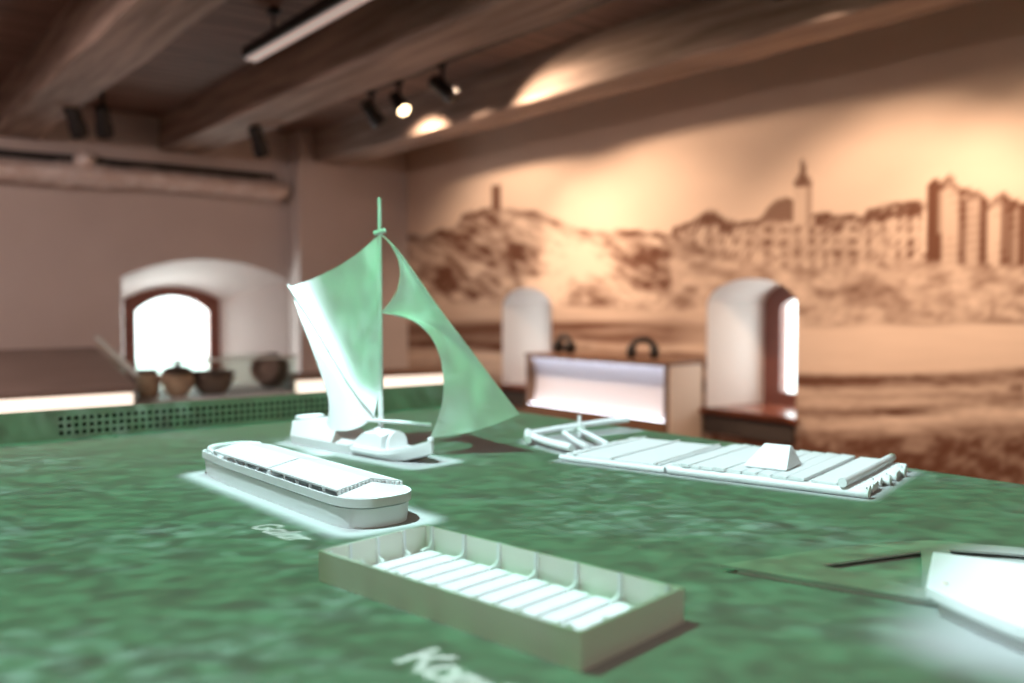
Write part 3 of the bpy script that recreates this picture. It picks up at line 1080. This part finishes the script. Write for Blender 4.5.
def sail_mesh(G, thick=.0022):
    """closed sheet from a grid of points"""
    bm = new()
    G = np.array(G, float)
    n, m = G.shape[:2]
    du = np.gradient(G, axis=0); dv = np.gradient(G, axis=1)
    nn = np.cross(du, dv); nn /= np.linalg.norm(nn, axis=2, keepdims=True) + 1e-12
    A = [[bm.verts.new(G[i, j] - nn[i, j] * thick / 2) for j in range(m)] for i in range(n)]
    B = [[bm.verts.new(G[i, j] + nn[i, j] * thick / 2) for j in range(m)] for i in range(n)]
    for i in range(n - 1):
        for j in range(m - 1):
            bm.faces.new([A[i][j], A[i + 1][j], A[i + 1][j + 1], A[i][j + 1]])
            bm.faces.new([B[i][j], B[i][j + 1], B[i + 1][j + 1], B[i + 1][j]])
    for i in range(n - 1):
        bm.faces.new([A[i][0], B[i][0], B[i + 1][0], A[i + 1][0]])
        bm.faces.new([A[i][-1], A[i + 1][-1], B[i + 1][-1], B[i][-1]])
    for j in range(m - 1):
        bm.faces.new([A[0][j], A[0][j + 1], B[0][j + 1], B[0][j]])
        bm.faces.new([A[-1][j], B[-1][j], B[-1][j + 1], A[-1][j + 1]])
    return bm


# mainsail: four bounding curves blended
n = 34
top = catmull([(290, 287), (312, 279), (335, 268), (358, 253), (381, 233)], n)
bot = catmull([(327, 424), (331, 429), (342, 431), (355, 429), (365, 424), (374, 417)], n)
lef = catmull([(290, 287), (301, 320), (313, 352), (324, 383), (329, 404), (327, 424)], n)
rig = catmull([(381, 233), (381, 300), (380, 360), (378, 395), (374, 417)], n)
G = np.zeros((n, n, 3))
for i in range(n):
    for j in range(n):
        a, b = i / (n - 1), j / (n - 1)          # a down, b right
        p = (1 - a) * top[j] + a * bot[j] + (1 - b) * lef[i] + b * rig[i]
        p = p - ((1 - a) * (1 - b) * top[0] + (1 - a) * b * top[-1] + a * (1 - b) * bot[0] + a * b * bot[-1])
        bulge = .034 * math.sin(PI * min(1, a * .92)) * math.sin(PI * min(1, b * .95 + .02))
        q = sail_pt(p[0], p[1], .008 + bulge + .010 * (1 - b))
        G[i, j] = q
build('mainsail', sail_mesh(G), M_SAIL, r, smooth=True, angle=50)
# foresail: ruled between the outer leech and the cut inner edge
n = 56
out = catmull([(378, 231), (398, 251), (420, 281), (442, 312), (470, 349), (497, 385), (520, 414)], n)
inn = catmull([(378, 232), (390, 243), (398, 258), (400.5, 272), (398, 288), (391, 301), (381, 312.5)], 30)
inn2 = catmull([(381, 312.5), (400, 315), (417, 323), (431, 337), (440, 357), (443.5, 380), (442, 403), (436, 424), (430, 437.5)], n - 29)
inn = np.concatenate([inn, inn2[1:]])[:n]
m = 14
G = np.zeros((n, m, 3))
for i in range(n):
    for j in range(m):
        b = j / (m - 1)
        p = inn[i] * (1 - b) + out[i] * b
        a = i / (n - 1)
        if a > .8: p = p + np.array([0, 5.0 * math.sin(PI * b) * (a - .8) / .2])
        dy = .004 - .10 * np.clip((390 - p[0]) / 200, -1, 0) * 0 + .02 * math.sin(PI * b) * math.sin(PI * a) - .0009 * max(0, p[0] - 382) * (1 - b) * 0
        G[i, j] = sail_pt(p[0], p[1], -.010 + dy)
build('foresail', sail_mesh(G), M_SAIL, r, smooth=True, angle=50)
bm = new(); tube(bm, [sail_pt(376, 419, .000), sail_pt(354, 384, .013), sail_pt(333, 351, .018), sail_pt(310, 318, .016), sail_pt(288, 285, .006)], .0018, 8); build('sprit', bm, M_MODEL, r, smooth=True)
bm = new(); tube(bm, [sail_pt(366, 420, -.012), sail_pt(400, 422, -.012), sail_pt(431, 424.5, -.012)], .0042, 8); build('boom', bm, M_MODEL, r, smooth=True)
bm = new(); tube(bm, [sail_pt(374, 233.5, -.003), sail_pt(386, 230.5, -.004)], .006, 10); build('mast_collar', bm, M_MODEL, r, smooth=True)
bm = new(); tube(bm, [sail_pt(376, 430, -.008), sail_pt(381, 430, -.010)], .0068, 10); build('mast_collar', bm, M_MODEL, r, smooth=True)
c = SO + u * .225
HALOS.append((c, math.atan2(u.y, u.x), (.240, .044), .052, 1.0))

# ---- log raft
RO2 = Vector((.107, 2.006))
r, u, v = model('raft_model', RO2, (.798, -.602), 'flat white log raft model with a small hut, in front of the lit console')
RW = .335
rnd = random.Random(8)
for sec, (a, b, z, nlog) in enumerate(((.0, .258, .0072, 22), (.266, .655, .0088, 18))):
    for k in range(nlog):
        y = (k + .5) * RW / nlog
        rad = min(z, RW / nlog / 2 * .97)
        e0, e1 = a + rnd.uniform(-.006, .006) * (sec == 0), b + (rnd.uniform(-.014, .012) if sec else 0)
        bm = new(); tube(bm, [(e0, y, rad + .0003), (e1, y, rad + .0003)], rad, 10); build('log', bm, M_MODEL, r, smooth=True)
bm = new(); box(bm, .012, .245, .012, RW - .012, .0146, .0172); build('deck_sheet', bm, M_MODEL, r, bevel=.0006)
for x in (.035, .13, .235):
    bm = new(); tube(bm, [(x, .004, .0185), (x, RW - .004, .0185)], .0032, 8); build('cross_pole', bm, M_MODEL, r, smooth=True)
x = .272
widths = [.021, .022, .023, .030, .024, .033, .030, .030, .032, .034]
for w in widths:
    if x + w > .555: break
    bm = new()
    zz = .0178 + rnd.uniform(0, .0022)
    loft(bm, [[(x + .001, y, zz), (x + w - .0012, y, zz), (x + w - .002, y, zz + .0052), (x + .004, y, zz + .0068)] for y in (.002 + rnd.uniform(0, .006), RW - .002 - rnd.uniform(0, .008))])
    build('deck_board', bm, M_MODEL, r)
    x += w
bm = new(); box(bm, .562, .610, .006, RW - .01, .0178, .0235); build('deck_board', bm, M_MODEL, r, bevel=.0006)
bm = new(); tube(bm, [(.622, -.002, .0262), (.624, RW * .5, .0262), (.622, RW + .004, .0262)], .0088, 12); build('cross_log', bm, M_MODEL, r, smooth=True)
# hut
hr = Vector((.408, .052, .0252))
bm = new()
loft(bm, [[(.416, .055, .0235), (.494, .055, .0235), (.490, .145, .0235), (.420, .145, .0235)],
          [(.416, .055, .0274), (.494, .055, .0274), (.490, .145, .0274), (.420, .145, .0274)]])
hut = build('hut', bm, M_MODEL, r)
bm = new()
ny = 12
vsA = [(.410, .050, .0275), (.500, .050, .0275), (.494, .150, .0275), (.416, .150, .0275)]
ridge = [(.430, .112, .066), (.484, .112, .066), (.484, .122, .066), (.430, .122, .066)]
loft(bm, [vsA, ridge])
build('thatched_roof', bm, M_MODEL, hut)
# steering sweeps and rails at the far end


def rp(px, py, z):
    p = on_level(px, py, TT + z)
    q = Vector((p.x - RO2.x, p.y - RO2.y))
    return (q.dot(u), q.dot(v), z)


bm = new(); tube(bm, [rp(529, 434, .022), rp(560, 428.5, .026), rp(607, 421.5, .030), rp(628, 419.5, .032)], .0085, 10); build('steering_sweep', bm, M_MODEL, r, smooth=True)
bm = new(); tube(bm, [rp(531, 436, .018), rp(548, 442, .017), rp(572, 448, .016)], .0095, 10); build('steering_sweep', bm, M_MODEL, r, smooth=True)
bm = new(); tube(bm, [rp(528, 432, .024), rp(528, 440, .016)], .0095, 10); build('sweep_blade', bm, M_MODEL, r, smooth=True)
q0 = rp(579.5, 429, .022)
bm = new(); tube(bm, [(q0[0], q0[1], .001), (q0[0], q0[1], .058)], .0045, 8); build('sweep_post', bm, M_MODEL, r, smooth=True)
bm = new(); tube(bm, [rp(565, 433.5, .026), rp(574, 440, .022), rp(586, 446.5, .020)], .0065, 8); build('oar', bm, M_MODEL, r, smooth=True)
bm = new(); tube(bm, [rp(578, 428.5, .030), rp(592, 436, .024), rp(607, 443.5, .020)], .006, 8); build('oar', bm, M_MODEL, r, smooth=True)
bm = new(); tube(bm, [rp(563, 432, .024), rp(584, 428, .026)], .006, 8); build('oar', bm, M_MODEL, r, smooth=True)
c = RO2 + u * .33 + v * RW / 2
HALOS.append((c + Vector((.0, .0)), math.atan2(u.y, u.x), (.332, .166), .022, .9))
HALOS.append((Vector((.195, 2.415)), math.radians(37), (.17, .022), .03, 1.0))
HALOS.append((Vector((.105, 2.205)), math.radians(-64), (.10, .022), .03, 1.0))
HALOS.append((Vector((.185, 2.225)), math.radians(-50), (.08, .05), .03, 1.0))

# ---- pointed boat cut by the right edge
RB = Vector((.6, 1.0))
r = empty('pointed_boat_model', (RB.x, RB.y, TT), 0)
tag(r, 'white pointed boat model with raised deck cover at the right edge', 'ship model')


def loc2(ps): return [(x - RB.x, y - RB.y) for x, y in ps]


outer = [(.273, 1.168), (.43, 1.243), (.53, 1.280), (.606, 1.291), (.713, 1.254), (.86, 1.13), (.94, .95), (.90, .76), (.74, .66), (.60, .70), (.535, .80), (.505, .92), (.486, 1.027), (.38, 1.097)]
hole_bow = [(.405, 1.168), (.48, 1.199), (.566, 1.233), (.530, 1.150), (.4935, 1.070), (.45, 1.118)]
hole_mid = [(.61, 1.243), (.700, 1.218), (.825, 1.095), (.90, .945), (.865, .785), (.735, .695), (.625, .73), (.565, .82), (.538, .93), (.527, 1.03)]


def plate_with_holes(bm, loops, z0, z1):
    from mathutils.geometry import tessellate_polygon
    flat = [p for lp in loops for p in lp]
    tri = tessellate_polygon([[Vector((x, y, 0)) for x, y in lp] for lp in loops])
    a = [bm.verts.new((x, y, z0)) for x, y in flat]
    b = [bm.verts.new((x, y, z1)) for x, y in flat]
    for t in tri:
        bm.faces.new([b[k] for k in t])
        bm.faces.new([a[k] for k in t][::-1])
    o = 0
    for lp in loops:
        n = len(lp)
        for k in range(n):
            q = (k + 1) % n
            bm.faces.new([a[o + k], a[o + q], b[o + q], b[o + k]])
        o += n


bm = new(); plate_with_holes(bm, [loc2(outer), loc2(hole_bow), loc2(hole_mid)], .0065, .0095); build('gunwale', bm, M_RELIEF, r)
cx_, cy_ = .62, 1.0
def inset(f): return [(cx_ + (x - cx_) * f, cy_ + (y - cy_) * f) for x, y in outer]
bm = new(); prism(bm, loc2(inset(.96)), 0, .0015); build('bottom', bm, M_RELIEF, r)
bm = new(); ring_prism(bm, loc2(inset(.94)), loc2(inset(.92)), .0, .0064); build('hull', bm, M_MODEL, r)
dk = [(.541, 1.145), (.4675, 1.004), (.4830, .940), (.5015, .8815), (.56, .755), (.665, .715), (.78, .77), (.825, .90), (.74, 1.03), (.625, 1.093)]
dc = (.64, .93)
lowd = [(dc[0] + (x - dc[0]) * .93, dc[1] + (y - dc[1]) * .93) for x, y in dk]
bm = new()
loft(bm, [[(x - RB.x, y - RB.y, .0016) for x, y in lowd], [(x - RB.x, y - RB.y, .014) for x, y in lowd],
          [(x - RB.x, y - RB.y, .020) for x, y in dk], [(x - RB.x, y - RB.y, .0335) for x, y in dk]])
build('deck_cover', bm, M_MODEL, r, bevel=.002)
p = on_level(945, 584, TT + .0335)
bm = new(); lathe(bm, [(0, 0), (.004, 0), (.004, .0015), (0, .002)], 12, Matrix.Translation((p.x - RB.x, p.y - RB.y, .0336))); build('peg', bm, M_CREAM, r)
HALOS.append((Vector((.72, .94)), math.atan2(-.62, .78), (.165, .165), .135, 1.0))

# ---------------------------------------------------------------- light
# projector above the table: throws green water with white pools on the models, and the captions
PJ = Vector((-.60, 1.20, 2.55))
PH = PJ.z - TT
L = bpy.data.lights.new('projector_beam', 'SPOT')
L.spot_size = math.radians(128)
L.spot_blend = .05
L.shadow_soft_size = .012
L.energy = 310
pj = bpy.data.objects.new('projector_beam', L)
COL.objects.link(pj)
pj.location = PJ
L.use_nodes = True
nt = L.node_tree
N, K = nt.nodes, nt.links
em = N['Emission'] if 'Emission' in N else N.new('ShaderNodeEmission')


def math_(op, a, b=None, c=None, clamp=False):
    n = N.new('ShaderNodeMath'); n.operation = op; n.use_clamp = clamp
    for i, x in enumerate((a, b, c)):
        if x is None: continue
        if isinstance(x, (int, float)): n.inputs[i].default_value = x
        else: K.new(x, n.inputs[i])
    return n.outputs[0]


def vec_(op, a, b=None, out=0, scale=None):
    n = N.new('ShaderNodeVectorMath'); n.operation = op
    for i, x in enumerate((a, b)):
        if x is None: continue
        if isinstance(x, (tuple, list, Vector)): n.inputs[i].default_value = tuple(x)
        else: K.new(x, n.inputs[i])
    if scale is not None:
        if isinstance(scale, (int, float)): n.inputs['Scale'].default_value = scale
        else: K.new(scale, n.inputs['Scale'])
    return n.outputs[out]


def range_(x, a, b, c=0.0, d=1.0, smooth=True):
    n = N.new('ShaderNodeMapRange')
    if smooth: n.interpolation_type = 'SMOOTHSTEP'
    K.new(x, n.inputs['Value'])
    for k_, v_ in (('From Min', a), ('From Max', b), ('To Min', c), ('To Max', d)): n.inputs[k_].default_value = v_
    return n.outputs['Result']


def rot_(x, center, ang):
    n = N.new('ShaderNodeVectorRotate'); n.rotation_type = 'Z_AXIS'
    K.new(x, n.inputs['Vector'])
    n.inputs['Center'].default_value = (center[0], center[1], 0)
    n.inputs['Angle'].default_value = ang
    return n.outputs[0]


tc = N.new('ShaderNodeTexCoord')
sep = N.new('ShaderNodeSeparateXYZ')
K.new(tc.outputs['Normal'], sep.inputs[0])
nz = math_('ABSOLUTE', sep.outputs['Z'])
nz = math_('MAXIMUM', nz, .05)
sgn = 1.0
tx = math_('ADD', math_('MULTIPLY', math_('DIVIDE', sep.outputs['X'], nz), PH * sgn), PJ.x)
ty = math_('ADD', math_('MULTIPLY', math_('DIVIDE', sep.outputs['Y'], nz), PH * sgn), PJ.y)
cmb = N.new('ShaderNodeCombineXYZ')
K.new(tx, cmb.inputs[0]); K.new(ty, cmb.inputs[1])
P = cmb.outputs[0]                                    # where this ray meets the table

HALOS.append((Vector((-.452, 2.26)), math.radians(-69), (.13, .035), .085, 1.0))
mask = None
ring = None
for (cc, ang, half, fe, stg) in HALOS:
    q = rot_(vec_('SUBTRACT', P, (cc.x, cc.y, 0)), (0, 0), -ang)
    q = vec_('MAXIMUM', vec_('SUBTRACT', vec_('ABSOLUTE', q), (half[0], half[1], 1)), (0, 0, 0))
    d = vec_('LENGTH', q, out=1)
    w = range_(d, 0, fe, stg, 0)
    mask = w if mask is None else math_('MAXIMUM', mask, w)
    if fe > .08: continue
    ring = d if ring is None else math_('MINIMUM', ring, d)

# water
def noise_(vec, scale, detail, rough, dist):
    n = N.new('ShaderNodeTexNoise'); n.noise_dimensions = '2D'
    n.inputs['Scale'].default_value = scale; n.inputs['Detail'].default_value = detail
    n.inputs['Roughness'].default_value = rough; n.inputs['Distortion'].default_value = dist
    K.new(vec, n.inputs['Vector'])
    return n.outputs['Fac']


def mapped(rot, sx, sy):
    m = N.new('ShaderNodeMapping')
    m.inputs['Rotation'].default_value = (0, 0, math.radians(rot))
    m.inputs['Scale'].default_value = (sx, sy, 1)
    K.new(P, m.inputs['Vector'])
    return m.outputs[0]


n1 = noise_(mapped(5, 13.0, 25.0), 1.0, 5, .62, .7)          # ripples
n2 = noise_(mapped(0, 2.4, 4.0), 1.0, 2, .5, .2)            # broad patches
n3 = noise_(mapped(9, 15.0, 32.0), 1.0, 4, .6, .8)         # crests
n4 = noise_(mapped(-6, 34.0, 60.0), 1.0, 3, .65, .5)        # fine chop
ridge_ = math_('SUBTRACT', 1.0, math_('MULTIPLY', math_('ABSOLUTE', math_('SUBTRACT', n3, .5)), 14.0), clamp=True)
ridge_ = math_('MULTIPLY', ridge_, range_(n2, .44, .66))
body = math_('ADD', math_('MULTIPLY', n1, .45), math_('MULTIPLY', n4, .55))
ramp = N.new('ShaderNodeValToRGB')
e = ramp.color_ramp.elements
e[0].position = .40; e[0].color = (.009, .052, .028, 1)
e[1].position = .60; e[1].color = (.046, .225, .104, 1)
m_ = e.new(.5); m_.color = (.020, .122, .052, 1)
K.new(body, ramp.inputs['Fac'])


def mix_(f, a, b, mode='MIX'):
    n = N.new('ShaderNodeMix'); n.data_type = 'RGBA'; n.blend_type = mode
    if isinstance(f, (int, float)): n.inputs['Factor'].default_value = f
    else: K.new(f, n.inputs['Factor'])
    for s, x in (('A', a), ('B', b)):
        if isinstance(x, tuple): n.inputs[s].default_value = (*x, 1)
        else: K.new(x, n.inputs[s])
    return n.outputs['Result']


warmw = mix_(range_(n2, .35, .68), (.014, .034, .015), (.0, .0, .0))
water = mix_(.35, ramp.outputs['Color'], warmw, 'ADD')
water = mix_(math_('MULTIPLY', ridge_, range_(n4, .44, .66, .0, .95)), water, (.28, .56, .46))
white = mix_(range_(ring, .006, .026), (.37, .495, .515), (.86, 1.28, 1.28))
white = mix_(range_(ring, .06, .09), white, (.42, .575, .59))
pic = mix_(mask, water, white)
# the picture ends with the table
q = rot_(vec_('SUBTRACT', P, (TK.x, TK.y, 0)), (0, 0), -TANG)
q = vec_('ABSOLUTE', vec_('ADD', q, (TW / 2, TDp / 2, 0)))
sp2 = N.new('ShaderNodeSeparateXYZ'); K.new(q, sp2.inputs[0])
edge = math_('MULTIPLY', range_(sp2.outputs['X'], TW / 2 + .0, TW / 2 + .03, 1, 0), range_(sp2.outputs['Y'], TDp / 2 + .13, TDp / 2 + .16, 1, 0))
even = math_('MULTIPLY', edge, math_('DIVIDE', 1.0, math_('POWER', math_('MAXIMUM', nz, .35), 2.6)))
K.new(pic, em.inputs['Color'])
K.new(even, em.inputs['Strength'])
K.new(em.outputs[0], N['Light Output'].inputs[0] if 'Light Output' in N else N.new('ShaderNodeOutputLight').inputs[0])


# captions come from the same projector
GLYPH = {
    'G': [[(.80, .80), (.62, .97), (.38, .97), (.12, .75), (.08, .45), (.22, .12), (.48, .02), (.76, .12), (.80, .45), (.50, .45)]],
    'K': [[(.08, 0), (.08, 1)], [(.75, 1), (.10, .45)], [(.30, .62), (.80, 0)]],
    'a': [[(.58, .62), (.30, .68), (.08, .45), (.10, .15), (.30, .0), (.52, .12), (.60, .40)], [(.60, .68), (.60, 0)]],
    'l': [[(.15, 0), (.15, 1.05)]],
    'r': [[(.12, 0), (.12, .68)], [(.12, .42), (.28, .64), (.48, .66)]],
    'o': [[(.35, 0), (.10, .14), (.06, .38), (.22, .66), (.48, .66), (.64, .38), (.58, .12), (.35, 0)]],
    'm': [[(.10, 0), (.10, .68)], [(.10, .48), (.30, .68), (.46, .55), (.46, 0)], [(.46, .48), (.66, .68), (.82, .55), (.82, 0)]],
    'i': [[(.12, 0), (.12, .66)], [(.12, .90), (.12, .95)]],
    'e': [[(.08, .36), (.62, .40), (.50, .64), (.24, .66), (.06, .36), (.20, .04), (.56, .08)]],
    'g': [[(.58, .60), (.30, .68), (.08, .45), (.14, .12), (.40, .04), (.60, .25)], [(.60, .68), (.60, -.15), (.40, -.32), (.12, -.24)]],
}
ADV = {'G': .95, 'K': .88, 'a': .76, 'l': .32, 'r': .54, 'o': .74, 'm': 1.0, 'i': .27, 'e': .72, 'g': .76}


def caption(text, p0, uu, h, slant, pen):
    uu = Vector(uu).normalized()
    vv = Vector((-uu.y, uu.x))
    dist = None
    x = 0
    for ch in text:
        for stroke in GLYPH[ch]:
            for a, b in zip(stroke, stroke[1:]):
                A = Vector(p0) + uu * ((x + a[0] + slant * a[1]) * h) + vv * (a[1] * h)
                B = Vector(p0) + uu * ((x + b[0] + slant * b[1]) * h) + vv * (b[1] * h)
                BA = B - A
                pa = vec_('SUBTRACT', P, (A.x, A.y, 0))
                t = math_('MULTIPLY', vec_('DOT_PRODUCT', pa, (BA.x, BA.y, 0), out=1), 1 / max(BA.length_squared, 1e-9), clamp=True)
                d = vec_('LENGTH', vec_('SUBTRACT', pa, vec_('SCALE', (BA.x, BA.y, 0), scale=t)), out=1)
                dist = d if dist is None else math_('MINIMUM', dist, d)
        x += ADV[ch]
    return range_(dist, pen * .75, pen * 1.35, 1, 0)



def caption_beam(text, a, b, h, slant, pen):
    global N, K, P
    l2 = bpy.data.lights.new('caption_beam', 'SPOT')
    l2.spot_size = math.radians(128)
    l2.spot_blend = .05
    l2.shadow_soft_size = .004
    l2.energy = pj.data.energy
    o = bpy.data.objects.new('caption_beam', l2)
    COL.objects.link(o)
    o.location = PJ
    l2.use_nodes = True
    N, K = l2.node_tree.nodes, l2.node_tree.links
    em2 = N['Emission']
    t = N.new('ShaderNodeTexCoord')
    sp = N.new('ShaderNodeSeparateXYZ')
    K.new(t.outputs['Normal'], sp.inputs[0])
    z = math_('MAXIMUM', math_('ABSOLUTE', sp.outputs['Z']), .05)
    cm = N.new('ShaderNodeCombineXYZ')
    K.new(math_('ADD', math_('MULTIPLY', math_('DIVIDE', sp.outputs['X'], z), PH), PJ.x), cm.inputs[0])
    K.new(math_('ADD', math_('MULTIPLY', math_('DIVIDE', sp.outputs['Y'], z), PH), PJ.y), cm.inputs[1])
    P = cm.outputs[0]
    c = caption(text, (a.x, a.y), (b - a)[:2], h, slant, pen)
    em2.inputs['Color'].default_value = (.46, .56, .55, 1)
    K.new(math_('MULTIPLY', c, math_('DIVIDE', 1.0, math_('POWER', math_('MAXIMUM', z, .35), 2.6))), em2.inputs['Strength'])


caption_beam('Galar', on_level(249, 526.5, TT), on_level(289, 540.5, TT), .039, .28, .0025)
caption_beam('Komiega', on_level(397, 660, TT), on_level(462, 693, TT), .044, .0, .0044)


def area(name, loc, target, sx, sy, energy, color):
    L = bpy.data.lights.new(name, 'AREA')
    L.shape = 'RECTANGLE'; L.size = sx; L.size_y = sy
    L.energy = energy; L.color = color
    o = bpy.data.objects.new(name, L)
    COL.objects.link(o)
    o.location = loc
    o.rotation_euler = (Vector(target) - Vector(loc)).to_track_quat('-Z', 'Y').to_euler()
    return o


# unseen fill lights added for the room's ambient glow, behind and left of the camera
area('ambient_fill_light', room(-5.6, -8.6, 2.58), room(-5.2, -6, 0.4), 1.6, .3, 9, (1, .80, .68))
area('ambient_fill_light', room(-5.9, -4.2, 2.58), room(-4.6, -2.0, .6), 1.6, .3, 74, (1, .765, .70))
area('ambient_fill_light', room(-2.9, -9.4, 2.58), room(-2.4, -6.4, .6), 1.6, .3, 8, (1, .80, .68))

# daylight
w = bpy.data.worlds.new('sky')
SC.world = w
w.use_nodes = True
bg = w.node_tree.nodes['Background']
bg.inputs['Color'].default_value = (.93, .97, 1.0, 1)
bg.inputs['Strength'].default_value = 4.0
for o, cc, sz, en in ((None, room(-2.145, .95, .95), (.95, .95), 30), (W2B, room(WD + .14, -1.96, .96), (.7, .95), 8), (W3B, room(WD + .14, -4.32, .96), (.7, .95), 8)):
    area('window_daylight', cc, cc - (RD if o is None else RE), sz[0], sz[1], en, (.93, .96, 1.0))

# ---------------------------------------------------------------- camera
cam = bpy.data.cameras.new('camera')
co = bpy.data.objects.new('camera', cam)
COL.objects.link(co)
co.location = (0, 0, EYE)
co.rotation_euler = (PI / 2 - PITCH, 0, 0)
cam.sensor_width = 36
cam.lens = F / 1024 * 36
cam.clip_start = .02
cam.dof.use_dof = True
cam.dof.focus_distance = 1.5
cam.dof.aperture_fstop = 1.8
SC.camera = co

SC.view_settings.view_transform = 'Standard'
SC.view_settings.look = 'None'
SC.view_settings.exposure = 0
SC.view_settings.gamma = 1
SC.view_settings.use_curve_mapping = False
SC.cycles.use_denoising = True
SC.cycles.max_bounces = 8
SC.cycles.diffuse_bounces = 4
SC.cycles.sample_clamp_indirect = 4
